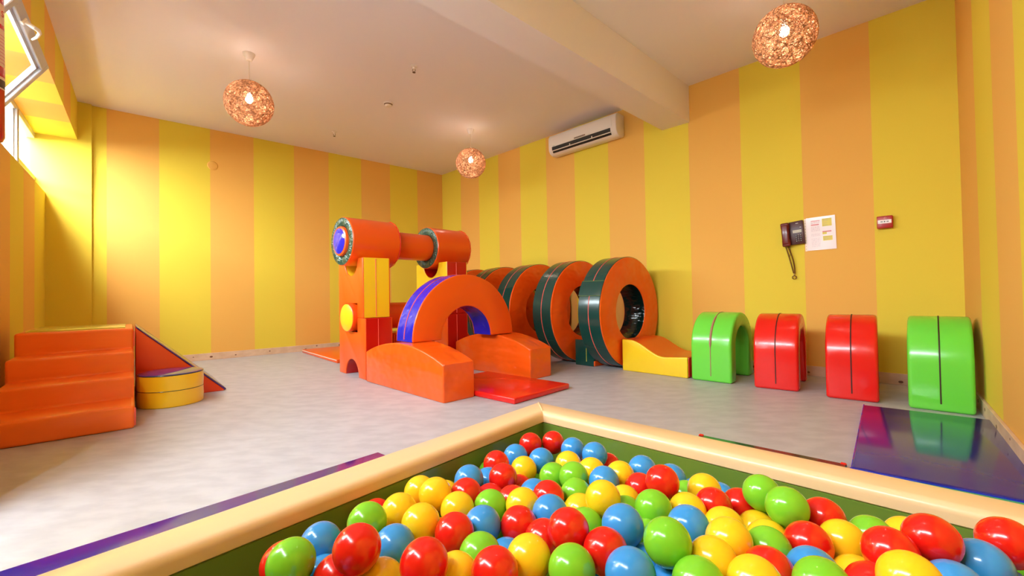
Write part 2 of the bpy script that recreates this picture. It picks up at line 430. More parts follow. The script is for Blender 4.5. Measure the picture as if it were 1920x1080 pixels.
# coiled cord hanging under the handset, and thin line cord
pts = []
N = 560
for i in range(N + 1):
    f = i / N
    if f < .5: x, z = -.088 + .055 * (f / .5) ** .8, -.09 - .33 * (f / .5)
    else:
        g2 = (f - .5) / .5; x, z = -.033 + .012 * math.sin(PI * g2) + .018 * (1 - g2) * math.sin(PI * g2 * .5) - .03 * g2, -.42 + .31 * g2
    if .44 < f < .56:
        th = (f - .44) / .12 * 2 * PI; x = -.036 + .016 * math.sin(th); z = -.402 - .016 * (1 - math.cos(th))
    a_ = i * .9
    pts.append((x + .0055 * math.cos(a_), -.02 + .0055 * math.sin(a_), z))
bm = BM(); tube(bm, pts, .0021, 5); obj('coiled_cord', bm, M_BURG, ph)
bm = BM(); tube(bm, [(-.05, -.02, -.105), (-.045, -.015, -.15), (-.046, -.01, -.18), (-.055, -.01, -.2), (-.06, -.008, -.215)], .0018, 6); obj('line_cord', bm, M_BLACK, ph)

# paper sheet in a punched sleeve
M_SHEET = mat('sleeved_paper', (238, 208, 206), .25, coat=.4)
sh = thing('paper_notice', 'sleeved sheet of printed notes pinned beside the burgundy telephone', 'paper', PB(6.0, .003, 1.325), RB)
sh.rotation_euler = (0, math.radians(-1.2), RB)
bm = BM(); box(bm, -.112, .112, -.003, -.001, -.152, .155); obj('sheet', bm, M_SHEET, sh)
bm = BM(); box(bm, -.128, -.112, -.0025, -.0015, -.155, .15)
st_ = obj('punched_strip', bm, mat('strip_plastic', (244, 214, 190), .3), sh)
bm = BM()
for k in range(11): lathe(bm, [(0, .0006), (.0026, .0006), (.0028, 0)], 8, 0, T(-.120, -.0025, -.135 + k * .027) @ Matrix.Rotation(PI / 2, 4, 'X'))
obj('punch_holes', bm, M_GREY, st_)
M_YP = mat('yellow_note', (232, 212, 92), .5); M_PK = mat('pink_print', (222, 130, 136), .6)
def prt(nm, rects, m, dy=-.0034):
    bm = BM()
    for x0, x1, z0, z1 in rects: box(bm, x0, x1, dy - .0006, dy, z0, z1)
    return obj(nm, bm, m, sh, False)
prt('yellow_box', [(.012, .085, .062, .133)], M_YP); prt('yellow_box', [(.012, .045, -.012, .008)], M_YP); prt('yellow_box', [(.014, .086, -.070, -.028)], M_YP)
prt('heading_bar', [(-.075, -.005, .118, .124)], M_PK); prt('heading_bar', [(-.075, -.012, .080, .090)], M_PK); prt('heading_bar', [(.012, .080, .008, .018)], M_PK)
rr = []
rk = random.Random(5)
for z in [.110, .104, .098, .066, .058, .050, .042, .034, .026, -.002, -.010, -.018, -.045, -.054, -.063, -.072, -.081, -.090, -.099, -.108, -.118]:
    x = -.075
    while x < -.008:
        d = rk.uniform(.006, .02); rr.append((x, min(x + d, -.006), z, z + .0018)); x += d + .004
for z in (.125, .110, .090, .072, -.04, -.052, -.06): rr.append((.02, .02 + rk.uniform(.03, .055), z, z + .0018))
prt('print_lines', rr, mat('faint_print', (176, 152, 160), .6), -.0041)

# fire alarm call point
fc = thing('fire_alarm_call_point', 'small square red fire alarm call point with white strip on the wall', 'fire alarm', PB(6.455, .001, 1.366), RB)
bm = BM(); box(bm, -.052, .052, -.045, 0, -.052, .052, bev=.006); obj('case', bm, mat('alarm_red', (176, 14, 12), .3, coat=.3), fc)
bm = BM(); box(bm, -.044, .044, -.048, -.043, -.012, .018, bev=.001, seg=1); gl = obj('break_strip', bm, mat('strip_white', (240, 226, 222), .3), fc)
bm = BM(); box(bm, -.027, -.012, -.0488, -.0478, .0, .006); box(bm, .012, .027, -.0488, -.0478, .0, .006)
lathe(bm, [(0, .0008), (.0045, .0008), (.005, 0)], 12, 0, T(0, -.048, .003) @ Matrix.Rotation(PI / 2, 4, 'X')); obj('symbols', bm, M_BLACK, gl)
bm = BM(); lathe(bm, [(0, .0008), (.0035, .0008), (.004, 0)], 12, 0, T(-.002, -.0455, .033) @ Matrix.Rotation(PI / 2, 4, 'X')); lathe(bm, [(.0055, .0005), (.0065, .0009), (.0078, .0005)], 16, 0, T(.003, -.0455, .033) @ Matrix.Rotation(PI / 2, 4, 'X'))
obj('flame_symbol', bm, mat('symbol_pink', (232, 150, 140), .5), fc)

# round blanking plate and small nail hole cap on the back wall
RA = math.atan2(-av.y, -av.x)
bpz = PA(3.66, 0, 2.635)
o = BM(); lathe(o, [(0, .012), (.045, .012), (.058, .007), (.062, 0)], 32, 0, Matrix.Rotation(PI / 2, 4, 'X')); q = obj('blanking_plate', o, M_ORG); q.location = bpz; q.rotation_euler = (0, 0, RA)
tag(q, 'round painted cover plate high on the back wall', 'cover plate')

# fire extinguisher on the pier at the left edge
fx = thing('fire_extinguisher', 'red fire extinguisher with white label hanging by the tilted window', 'fire extinguisher', (-2.036, 1.655, 1.43), math.radians(-50))
fx.rotation_euler = (math.radians(0), math.radians(3.5), math.radians(-49))
M_FX = mat('extinguisher_red', (196, 14, 12), .25, coat=.4)
r_ = .075
bm = BM(); lathe(bm, [(0, 0), (r_ - .02, 0), (r_ - .006, .006), (r_, .02), (r_, .60), (r_ - .004, .63), (r_ - .02, .66), (r_ - .05, .685), (.018, .69), (.018, .71), (0, .71)], 48); obj('cylinder', bm, M_FX, fx)
def curved(name, z0, z1, a0, a1, rad, m, parent):
    bm = BM(); n = 20; A = []; B = []
    for k in range(n + 1):
        a = math.radians(a0 + (a1 - a0) * k / n)
        A.append(bm.verts.new((rad * math.cos(a), rad * math.sin(a), z0))); B.append(bm.verts.new((rad * math.cos(a), rad * math.sin(a), z1)))
    for k in range(n): bm.faces.new((A[k], A[k + 1], B[k + 1], B[k]))
    return obj(name, bm, m, parent)
M_LAB = mat('label_cream', (238, 200, 170), .4)
lab = curved('label', .20, .526, -60, 100, r_ + .0006, M_LAB, fx)
curved('label_band', .430, .447, -60, 100, r_ + .0012, M_FX, lab)
curved('label_band', .248, .287, -60, 100, r_ + .0012, M_FX, lab)
curved('label_spot', .206, .237, 62, 92, r_ + .0012, mat('label_dark', (70, 40, 20), .5), lab)
for k in range(9): curved('label_line', .300 + k * .013, .303 + k * .013, 20, 98, r_ + .0012, M_PK, lab)
a_ = math.radians(76)
text('S', .034, M_FX, lab, ((r_ + .0014) * math.cos(a_), (r_ + .0014) * math.sin(a_), .488), (PI / 2, 0, a_ + PI / 2), name='letter')
a_ = math.radians(48)
text('C', .034, M_FX, lab, ((r_ + .0014) * math.cos(a_), (r_ + .0014) * math.sin(a_), .488), (PI / 2, 0, a_ + PI / 2), name='letter')
bm = BM(); box(bm, -.02, .02, -.03, .03, .71, .76, bev=.005); tube(bm, [(0, 0, .75), (-.05, 0, .79), (-.12, 0, .80)], .008, 8); tube(bm, [(0, 0, .74), (-.06, 0, .76), (-.12, 0, .75)], .007, 8); obj('valve', bm, M_BLACK, fx)
bm = BM(); box(bm, -.10, -.074, -.02, .02, .56, .72); tube(bm, [((r_ + .003) * math.cos(math.radians(a)), (r_ + .003) * math.sin(math.radians(a)), .60) for a in range(0, 360, 15)], .003, 6, closed=True); obj('bracket', bm, M_BLACK, fx)

# ------------------------------------------------------------ ceiling fittings
def lamp_shade_mesh():
    bm = BM(); rk = random.Random(11); RR = .208
    for k in range(260):
        ax_ = Vector((rk.gauss(0, 1), rk.gauss(0, 1), rk.gauss(0, 1))).normalized()
        off = rk.uniform(-.6, .6) * RR * (1 if rk.random() < .6 else .4)
        rad = math.sqrt((RR * rk.uniform(.985, 1.0)) ** 2 - off * off)
        t1 = ax_.orthogonal().normalized(); t2 = ax_.cross(t1); c = ax_ * off
        tube(bm, [c + (t1 * math.cos(a) + t2 * math.sin(a)) * rad for a in [2 * PI * i / 30 for i in range(30)]], rk.uniform(.0010, .0019), 3, closed=True)
    return bm
M_STRING = bpy.data.materials.new('rattan_string'); M_STRING.use_nodes = True
nt = M_STRING.node_tree; p = nt.nodes['Principled BSDF']; p.inputs['Roughness'].default_value = .6; mottled(M_STRING, (150, 92, 50), (240, 196, 150), 55, 3, (1, 1, 1), .42, .58)
_tr = nt.nodes.new('ShaderNodeBsdfTranslucent'); _tr.inputs[0].default_value = (*lin((238, 198, 158)), 1); _mx = nt.nodes.new('ShaderNodeMixShader'); _mx.inputs[0].default_value = .3
nt.links.new(p.outputs[0], _mx.inputs[1]); nt.links.new(_tr.outputs[0], _mx.inputs[2]); nt.links.new(_mx.outputs[0], nt.nodes['Material Output'].inputs[0])
M_BULB = mat('glowing_bulb', (255, 240, 220), .4, emis=(1, .93, .82), estr=14)
M_CORD = mat('lamp_cord', (225, 205, 185), .5)
lampz = 2.655
lt = thing('pendant_lamp', 'woven string globe lamp nearest the left window wall', 'lamp', (-2.455, 4.10, HC), 0, 'woven globe pendant lamps')
bm = BM(); lathe(bm, [(0, 0), (.052, 0), (.050, -.012), (.028, -.062), (.022, -.068), (0, -.068)], 32); obj('ceiling_cap', bm, M_WHITE, lt)
bm = BM(); tube(bm, [(0, 0, -.06), (0, 0, lampz - HC + .13)], .003, 8); obj('cord', bm, M_CORD, lt)
bm = BM(); lathe(bm, [(0, .16), (.014, .16), (.018, .15), (.018, .095), (.014, .09), (0, .09)], 20, 0, T(0, 0, lampz - HC)); obj('lamp_holder', bm, M_WHITE, lt)
o = obj('lamp_shade', lamp_shade_mesh(), M_STRING, lt); o.location = (0, 0, lampz - HC)
bm = BM(); lathe(bm, [(0, -.034), (.018, -.029), (.030, -.014), (.034, .004), (.030, .022), (.020, .040), (.014, .055), (.013, .095), (0, .095)], 24, 0, T(0, 0, lampz - HC + .035)); obj('bulb', bm, M_BULB, lt)
def lamp_light(loc):
    l = bpy.data.lights.new('bulb_light', 'POINT'); l.energy = LAMP_POWER; l.color = LAMP_COLOR; l.shadow_soft_size = .075
    o = bpy.data.objects.new('bulb_light', l); COL.objects.link(o); o.location = loc
lamp_light((-2.455, 4.10, lampz + .02))
for loc, lb in (((-.546, 6.079), 'woven string globe lamp by the far corner, smallest of the three'), ((2.02, 3.16), 'woven string globe lamp right of the ceiling beam, nearest the camera'), ((.195, 1.332), 'woven string globe lamp above the ball pit')):
    c = copy_tree(lt); c.location = (loc[0], loc[1], HC); c['label'] = lb; lamp_light((loc[0], loc[1], lampz + .02))
sd = thing('smoke_detector', 'round cream smoke detector on the ceiling between two sprinklers', 'smoke detector', (-1.446, 5.197, HC))
bm = BM(); lathe(bm, [(0, 0), (.052, 0), (.054, -.012), (.050, -.018)], 32); lathe(bm, [(.044, -.018), (.040, -.036), (.030, -.046), (0, -.048)], 32); obj('cover', bm, M_WHITE, sd)
bm = BM(); lathe(bm, [(.050, -.017), (.046, -.022), (.044, -.028), (.042, -.028)], 32); obj('vent_ring', bm, mat('vent_brown', (120, 84, 62), .6), sd)
sp_ = thing('ceiling_sprinkler', 'ceiling sprinkler head nearer the beam, above the smoke detector', 'sprinkler', (-.953, 4.372, HC), 0)
bm = BM(); lathe(bm, [(0, 0), (.034, 0), (.032, -.008), (.016, -.014), (.012, -.03), (0, -.03)], 20); obj('escutcheon', bm, M_WHITE, sp_)
bm = BM(); tube(bm, [(.010, 0, -.028), (.016, 0, -.042), (.004, 0, -.062)], .0022, 6); tube(bm, [(-.010, 0, -.028), (-.016, 0, -.042), (-.004, 0, -.062)], .0022, 6); lathe(bm, [(0, -.062), (.016, -.063), (.016, -.066), (0, -.066)], 14); obj('deflector', bm, mat('dull_metal', (110, 84, 66), .4, metal=.6), sp_)
c = copy_tree(sp_); c.location = (-2.449, 6.074, HC); c['label'] = 'ceiling sprinkler head farthest from the camera, toward the back wall'
BALLS = [
(-0.3426,0.6708,0.3992,'g','green ball in the left of the pit, with blue right'),
(-0.3805,0.7199,0.3682,'r','red ball in the left of the pit, with green right'),
(-0.3462,0.7802,0.3672,'b','blue ball in the left of the pit, with blue in front'),
(-0.2717,0.8044,0.3902,'g','green ball in the left of the pit, with blue left, red in front'),
(-0.2374,0.6573,0.4259,'r','red ball in the left of the pit, with green behind'),
(-0.2065,0.7455,0.3787,'b','blue ball in the left of the pit, with yellow behind'),
(-0.3170,0.7232,0.3416,'b','blue ball at the bottom of the photo, with green left'),
(-0.2755,0.6763,0.3717,'r','red ball at the bottom of the photo, with blue left'),
(-0.2326,0.8791,0.3723,'y','yellow ball in the left of the pit, with blue in front'),
(-0.2177,1.0014,0.3566,'y','leftmost yellow ball in the left of the pit yellow left, yellow right, yellow in front'),
(-0.1723,0.9466,0.3749,'y','rightmost yellow ball in the left of the pit yellow left, yellow right, yellow in front'),
(-0.1742,0.8061,0.3853,'y','yellow ball in the left of the pit, with red right'),
(-0.1095,0.7830,0.3788,'r','red ball in the left of the pit, with yellow left, blue right'),
(-0.1334,0.6376,0.4143,'r','red ball in the left of the pit, with blue left, yellow right'),
(-0.2069,0.6718,0.3658,'y','yellow ball at the bottom of the photo, with blue behind'),
(-0.1103,1.0520,0.3601,'b','blue ball in the left of the pit, with yellow left'),
(-0.1095,0.9777,0.3596,'r','red ball in the left of the pit, with yellow left, red right'),
(-0.1194,0.9044,0.3618,'y','yellow ball in the left of the pit, with yellow left, blue right'),
(-0.0502,1.1836,0.3468,'r','rightmost red ball in the left of the pit blue left, blue right, red in front'),
(-0.0296,1.0720,0.3552,'r','red ball in the left of the pit, with blue left, red right'),
(0.0022,1.2641,0.3362,'b','blue ball in the left of the pit, with red left, red right'),
(0.0489,1.3576,0.3388,'r','red ball near the far pit corner, with blue left'),
(0.1212,1.3832,0.3348,'r','red ball near the far pit corner, with red left'),
(0.0732,1.2243,0.3378,'b','blue ball in the middle of the pit, with yellow left, green in front'),
(0.0230,1.1726,0.3345,'y','yellow ball in the left of the pit, with blue behind'),
(0.1721,1.3015,0.3401,'b','blue ball in the middle of the pit, with blue right'),
(0.2223,1.2239,0.3518,'b','blue ball in the middle of the pit, with blue left'),
(0.1428,1.1777,0.3443,'y','yellow ball in the middle of the pit, with green left, yellow right'),
(0.1965,1.1310,0.3436,'y','yellow ball in the middle of the pit, with blue right, blue behind'),
(0.0957,1.1111,0.3399,'g','green ball in the middle of the pit, with blue left, yellow right'),
(0.1412,1.0630,0.3593,'g','green ball in the middle of the pit, with green left, yellow behind'),
(0.1369,0.9951,0.3480,'g','green ball in the middle of the pit, with red left, green behind'),
(0.0441,1.0243,0.3359,'b','blue ball in the middle of the pit, with blue in front'),
(0.0714,0.9592,0.3591,'r','red ball in the middle of the pit, with green behind'),
(0.0143,0.9091,0.3660,'y','yellow ball in the left of the pit, with red left, red behind'),
(-0.0529,0.9221,0.3576,'g','green ball in the left of the pit, with red behind'),
(-0.0587,1.0144,0.3309,'r','red ball in the left of the pit, with green in front'),
(-0.0695,1.1207,0.3263,'b','blue ball in the left of the pit, with blue left'),
(0.0092,1.1090,0.3118,'r','red ball in the left of the pit, with red left, blue right'),
(-0.0065,0.9713,0.3444,'r','red ball in the left of the pit, with red left, yellow right'),
(-0.0631,0.8325,0.3667,'b','blue ball in the left of the pit, with green right'),
(0.0057,0.8354,0.3638,'r','red ball in the left of the pit, with green left'),
(0.0674,0.8654,0.3708,'b','blue ball in the middle of the pit, with red right, red behind'),
(0.0877,0.7401,0.4046,'r','red ball in the middle of the pit, with yellow behind'),
(0.0495,0.7821,0.3655,'r','red ball in the middle of the pit, with yellow in front'),
(-0.0609,0.7351,0.3688,'g','green ball in the left of the pit, with yellow left'),
(-0.0320,0.8700,0.3175,'g','green ball in the left of the pit, with green behind'),
(-0.0177,0.7771,0.3353,'b','blue ball in the left of the pit, with yellow right'),
(0.0192,0.6933,0.3870,'y','yellow ball in the left of the pit, with blue left'),
(-0.0321,0.6477,0.3939,'r','red ball at the bottom of the photo, with blue behind'),
(-0.0937,0.6745,0.3717,'y','yellow ball at the bottom of the photo, with green right'),
(0.0819,0.6567,0.3910,'g','green ball at the bottom of the photo, with yellow left'),
(0.1402,0.6934,0.3952,'r','red ball in the middle of the pit, with green left'),
(0.1357,0.9263,0.3441,'y','yellow ball in the middle of the pit, with blue left'),
(0.1750,0.8813,0.3905,'y','yellow ball in the middle of the pit, with yellow left, yellow right'),
(0.2074,1.0271,0.3615,'b','blue ball in the middle of the pit, with yellow left, yellow in front'),
(0.1316,0.8404,0.3559,'g','green ball in the middle of the pit, with red left, blue right'),
(0.2658,1.2560,0.3090,'r','red ball in the middle of the pit, with yellow right'),
(0.2580,1.0798,0.3528,'y','yellow ball in the middle of the pit, with red left'),
(0.3225,1.1140,0.3531,'b','rightmost blue ball in mid pit yellow left, red right, red in front'),
(0.3823,1.0777,0.3443,'b','blue ball in the middle of the pit, with red left, yellow right'),
(0.3154,0.9438,0.3945,'r','red ball in the middle of the pit, with red left, blue right'),
(0.2885,1.0181,0.3481,'r','red ball in the middle of the pit, with yellow left'),
(0.2656,0.8498,0.3839,'g','green ball in the middle of the pit, with red behind'),
(0.2399,0.9697,0.3414,'y','yellow ball in the middle of the pit, with yellow behind'),
(0.2253,0.9027,0.3485,'g','green ball in the middle of the pit, with yellow left'),
(0.1811,0.7479,0.4058,'b','blue ball in the middle of the pit, with green right'),
(0.3921,1.0106,0.3318,'g','green ball in the middle of the pit, with red left, blue behind'),
(0.4102,0.9558,0.3695,'y','yellow ball in the middle of the pit, with red in front'),
(0.3986,0.8878,0.3691,'r','red ball in the right of the pit, with red right'),
(0.4773,0.9367,0.3452,'r','red ball in the right of the pit, with blue left, green right'),
(0.3355,0.8602,0.3723,'y','yellow ball in the middle of the pit, with green left, red right'),
(0.2967,0.7577,0.3971,'b','blue ball in the middle of the pit, with green left, red right'),
(0.2273,0.6633,0.4248,'g','green ball in the middle of the pit, with green left, blue right'),
(0.2347,0.7951,0.3555,'g','green ball in the middle of the pit, with blue left, green right'),
(0.3837,0.8111,0.3671,'y','yellow ball in the right of the pit, with blue left, red behind'),
(0.3394,0.7038,0.4023,'y','yellow ball in the right of the pit, with yellow behind, yellow in front'),
(0.2911,0.6546,0.4002,'y','yellow ball in the right of the pit, with blue left, green in front'),
(0.2476,0.6012,0.4021,'g','green ball at the bottom of the photo, with blue left'),
(0.1591,0.6182,0.4065,'b','blue ball at the bottom of the photo, with red left, blue right'),
(0.2142,0.7297,0.3482,'b','blue ball at the bottom of the photo, with blue left, blue right'),
(0.2344,0.6643,0.3562,'b','blue ball at the bottom of the photo, with green right'),
(0.3196,0.5923,0.4076,'y','yellow ball at the bottom of the photo, with yellow left'),
(0.3657,0.6409,0.3914,'r','red ball at the bottom of the photo, with blue right'),
(0.4976,0.8900,0.3923,'g','green ball in the right of the pit, with red left'),
(0.4856,0.7883,0.4124,'g','green ball in the right of the pit, with green left'),
(0.4751,0.8694,0.3304,'y','yellow ball in the right of the pit, with yellow left, green right'),
(0.4408,0.7713,0.3628,'y','yellow ball in the right of the pit, with green behind'),
(0.4054,0.7098,0.3834,'g','green ball in the right of the pit, with yellow behind'),
(0.5566,0.7976,0.3875,'r','red ball in the right of the pit, with red in front'),
(0.4740,0.7161,0.3875,'r','red ball in the right of the pit, with red behind'),
(0.5411,0.7307,0.3815,'y','yellow ball in the right of the pit, with red left, green right'),
(0.4342,0.6471,0.3863,'b','blue ball at the bottom of the photo, with yellow right'),
(0.4059,0.5870,0.4068,'g','green ball at the bottom of the photo, with red left'),
(0.5166,0.6702,0.3587,'y','yellow ball at the bottom of the photo, with green left'),
(0.6128,0.7606,0.3722,'g','green ball in the right of the pit, with yellow left, yellow in front'),
(0.6871,0.7749,0.3618,'y','yellow ball in the right of the pit, with red left, red right'),
(0.6118,0.6499,0.4299,'r','red ball in the right of the pit, with blue right'),
(0.5447,0.6432,0.4156,'r','red ball in the right of the pit, with green left, yellow right'),
(0.4977,0.5586,0.4297,'y','yellow ball at the bottom of the photo, with blue right'),
(0.4926,0.6105,0.3845,'r','red ball at the bottom of the photo, with yellow left, red behind'),
(0.6717,0.6382,0.3978,'b','blue ball at the bottom of the photo, with blue in front'),
(0.5890,0.5943,0.3949,'b','blue ball at the bottom of the photo, with yellow left'),
(0.7199,0.6516,0.3504,'b','blue ball at the bottom of the photo, with blue left, blue behind'),
(0.7341,0.6600,0.4176,'r','red ball in the right of the pit, with blue left, blue in front'),
(-0.3163,0.9954,0.3088,'r','half hidden red ball along the left rim, with green left'),
(0.4894,1.0532,0.3077,'b','half hidden blue ball along the right rim, with yellow left')]
BURIED = [
(-0.1500,0.8481,0.3363,'r',1),
(-0.1628,0.7149,0.3349,'y',1),
(-0.2495,0.7224,0.3275,'y',1),
(-0.2011,0.7689,0.3118,'y',1),
(-0.2599,0.8034,0.3223,'r',1),
(0.0316,0.7268,0.3281,'g',1),
(0.1164,0.7732,0.3513,'g',1),
(0.3431,0.9594,0.3333,'g',1),
(0.5600,0.9212,0.3532,'y',1),
(0.5560,0.8528,0.3460,'g',1),
(0.4983,0.8067,0.3472,'g',1),
(0.6325,0.6946,0.3727,'y',1),
(-0.6639,0.5432,0.3913,'g',0),
(-0.2482,0.5503,0.3994,'b',0),
(-0.1703,0.5465,0.3926,'r',0),
(-0.0319,0.5493,0.3946,'y',0),
(0.1746,0.5472,0.3912,'y',0),
(0.7334,0.5460,0.3916,'r',0),
(0.8034,0.6728,0.3937,'y',0),
(0.8355,0.6073,0.3953,'y',0),
(0.8746,0.6687,0.3947,'y',0),
(0.9488,0.6712,0.3927,'y',0),
(0.9091,0.7323,0.3961,'y',0),
(-0.6274,0.5622,0.3329,'b',1),
(-0.4865,0.5668,0.3329,'b',1),
(-0.3827,0.5093,0.3316,'b',1),
(-0.3793,0.8660,0.3215,'r',1),
(-0.2814,0.5647,0.3384,'b',1),
(-0.2117,0.5621,0.3374,'g',1),
(-0.2464,0.6243,0.3327,'r',1),
(-0.2085,0.9236,0.3168,'r',1),
(-0.2114,1.0471,0.2993,'y',1),
(-0.1735,0.5047,0.3368,'y',1),
(-0.1774,1.1106,0.2995,'y',1),
(-0.1341,1.1670,0.2857,'b',1),
(-0.0750,0.5627,0.3329,'g',1),
(-0.1057,1.2299,0.2795,'r',1),
(-0.0730,1.2973,0.2801,'g',1),
(-0.0353,0.5056,0.3340,'r',1),
(-0.0316,1.2372,0.2813,'r',1),
(0.0733,0.5662,0.3398,'y',1),
(0.0389,0.6269,0.3338,'r',1),
(0.0750,1.2984,0.2727,'g',1),
(0.0757,1.4170,0.2603,'b',1),
(0.1430,0.5695,0.3322,'r',1),
(0.1705,0.4995,0.3347,'g',1),
(0.1751,1.2303,0.2856,'r',1),
(0.2057,1.2918,0.2796,'r',1),
(0.2500,0.5106,0.3318,'y',1),
(0.2839,1.1663,0.2898,'y',1),
(0.2477,1.3535,0.2723,'b',1),
(0.3520,0.5717,0.3340,'g',1),
(0.3520,0.6823,0.3336,'y',1),
(0.4203,1.1763,0.2943,'y',1),
(0.4511,0.5013,0.3378,'g',1),
(0.4545,1.1120,0.2935,'b',1),
(0.5300,0.5093,0.3307,'y',1),
(0.5251,0.9854,0.3134,'g',1),
(0.5651,1.0465,0.2989,'b',1),
(0.6301,0.5704,0.3333,'r',1),
(0.6276,0.9280,0.3188,'g',1),
(0.6636,0.5028,0.3346,'r',1),
(0.6989,0.5660,0.3339,'b',1),
(0.7709,0.8054,0.3330,'b',1),
(0.8009,0.6231,0.3311,'r',1),
(0.8778,0.6237,0.3361,'g',1),
(0.9135,0.6851,0.3346,'y',1),
(0.8708,0.7451,0.3315,'g',1),
(0.1713,0.8245,0.2662,'b',1)]

# ------------------------------------------------------------ foam play blocks
RT = math.radians(44.1)          # local x toward the right wall, local y toward the far corner
def foam(root, prof, y0, y1, band, face, seam=None, seam_pts=None, bev=.014, edge=.007, names=('band', 'face_panel'), seam_r=.0035):
    bm = BM(); prism(bm, prof, y0 + edge, y1 - edge, bev=.004, seg=1); obj(names[0], bm, band, root, sharp=30)
    for a, b in ((y0, y0 + edge * 2.2), (y1 - edge * 2.2, y1)):
        bm = BM(); prism(bm, prof, a, b, bev=edge * .95, seg=3); obj(names[1], bm, face, root, sharp=60)
    if seam_pts:
        bm = BM(); tube(bm, seam_pts, seam_r, 6); obj('seam', bm, seam, root)
def ring_pts(R0, y, a0=0, a1=360, n=72, zc=.6):
    return [(R0 * math.cos(math.radians(a0 + (a1 - a0) * i / n)), y, zc + R0 * math.sin(math.radians(a0 + (a1 - a0) * i / n))) for i in range(n + 1)]

# five tunnel rings
def make_ring(label):
    t = thing('tunnel_ring', label, 'play ring', (0, 0, 0), RT, 'foam tunnel rings in a row')
    R1, R0, D = .60, .295, .28
    Z = T(0, 0, .6) @ ALONGY
    bm = BM(); lathe(bm, [(R1 - .012, .004), (R1, .012), (R1 + .001, D / 2), (R1, D - .012), (R1 - .012, D - .004)], 96, 0, Z); obj('outer_band', bm, V_TEAL, t)
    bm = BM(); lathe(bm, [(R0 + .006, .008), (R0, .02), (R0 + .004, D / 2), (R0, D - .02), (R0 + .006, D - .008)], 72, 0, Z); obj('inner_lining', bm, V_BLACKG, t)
    for y, s in ((0, 1), (D, -1)):
        bm = BM(); lathe(bm, [(R1 - .004, y + s * .010), (R1 - .012, y + s * .002), (R1 - .05, y - s * .004), ((R1 + R0) / 2, y - s * .007), (R0 + .04, y - s * .003), (R0 + .008, y + s * .004), (R0 + .002, y + s * .012)], 96, 0, Z)
        obj('face_panel', bm, V_ORGW, t)
    bm = BM(); tube(bm, ring_pts(R1 + .001, D / 2)[:-1], .004, 6, closed=True); obj('seam', bm, V_SEAM_R, t)
    return t
rg = make_ring('dark green and orange foam tunnel ring nearest the camera, beside the yellow slope')
rg.location = PB(4.384, .62)
bm = BM()
A = []; 
for k in range(13):
    a = math.radians(146.6 + k * 1.33)
    A.append((bm.verts.new((.6066 * math.cos(a), .004, .6 + .6066 * math.sin(a))), bm.verts.new((.6066 * math.cos(a), .276, .6 + .6066 * math.sin(a)))))
for k in range(12): bm.faces.new((A[k][0], A[k + 1][0], A[k + 1][1], A[k][1]))
strap_bm = bm
base_children = [q for q in bpy.data.objects if q.parent == rg]
for s, lb in ((3.74, 'foam tunnel ring second in the row, behind the small dark green block'), (3.08, 'foam tunnel ring in the middle of the row of five'), (2.44, 'foam tunnel ring fourth in the row, partly behind the half arch'), (1.80, 'foam tunnel ring farthest back, nearest the far corner')):
    c = copy_tree(rg); c.location = PB(s, .62); c['label'] = lb
st = obj('patch', strap_bm, V_TEAL, rg)
for k in (146.6, 162.56):
    a = math.radians(k); bm = BM(); tube(bm, [(.6068 * math.cos(a), .004, .6 + .6068 * math.sin(a)), (.6068 * math.cos(a), .276, .6 + .6068 * math.sin(a))], .0022, 6); obj('patch_edge', bm, V_OLIVE, st)

# small dark green block chocking the rings
t = thing('foam_block', 'small dark green foam block between the two nearest tunnel rings', 'foam block', PB(4.075, .885), RT)
prof = [(0, 0), (.40, 0), (.40, .06), (.20, .20), (.08, .28), (0, .29)]
bm = BM(); prism(bm, [(0, 0), (.30, 0), (.30, .02), (.20, .16), (.10, .255), (0, .29)], .012, .265, bev=.008, seg=2); obj('block_body', bm, V_TEAL, t)
bm = BM(); prism(bm, [(.004, .004), (.28, .004), (.03, .06), (.004, .06)], -.0, .02, bev=.004, seg=1); obj('end_panel', bm, V_ORG, t)
bm = BM(); tube(bm, [(-.001, .11, .05), (-.001, .11, .25)], .003, 6); obj('seam', bm, V_SEAM_G, t)

# yellow and orange wave slope
t = thing('foam_wave_slope', 'yellow sided orange wave slope in front of the nearest ring', 'foam slope', PB(4.415, .875), RT)
top = []
for i in range(25):
    y = -.69 * i / 24
    f = i / 24
    if f < .12: z = .322
    else:
        g = (f - .12) / .88; z = .322 - .145 * (1 - math.cos(min(g / .62, 1) * PI)) / 2 + (.018 * max(0, (g - .62) / .38))
    top.append((y, z))
profw = [(0, 0)] + top + [(-.69, 0)]
RXZ = Matrix(((0, 1, 0, 0), (1, 0, 0, 0), (0, 0, 1, 0), (0, 0, 0, 1)))
bm = BM(); prism(bm, profw, .012, .59, bev=.004, seg=1, M=RXZ); obj('orange_top', bm, V_ORG, t)
for a, b in ((0, .024), (.578, .602)):
    bm = BM(); prism(bm, profw, a, b, bev=.010, seg=3, M=RXZ); obj('side_panel', bm, V_YEL, t, sharp=60)
bm = BM(); box(bm, .02, .58, -.697, -.675, .01, .19, bev=.006, seg=2); obj('end_panel', bm, V_RED, t)

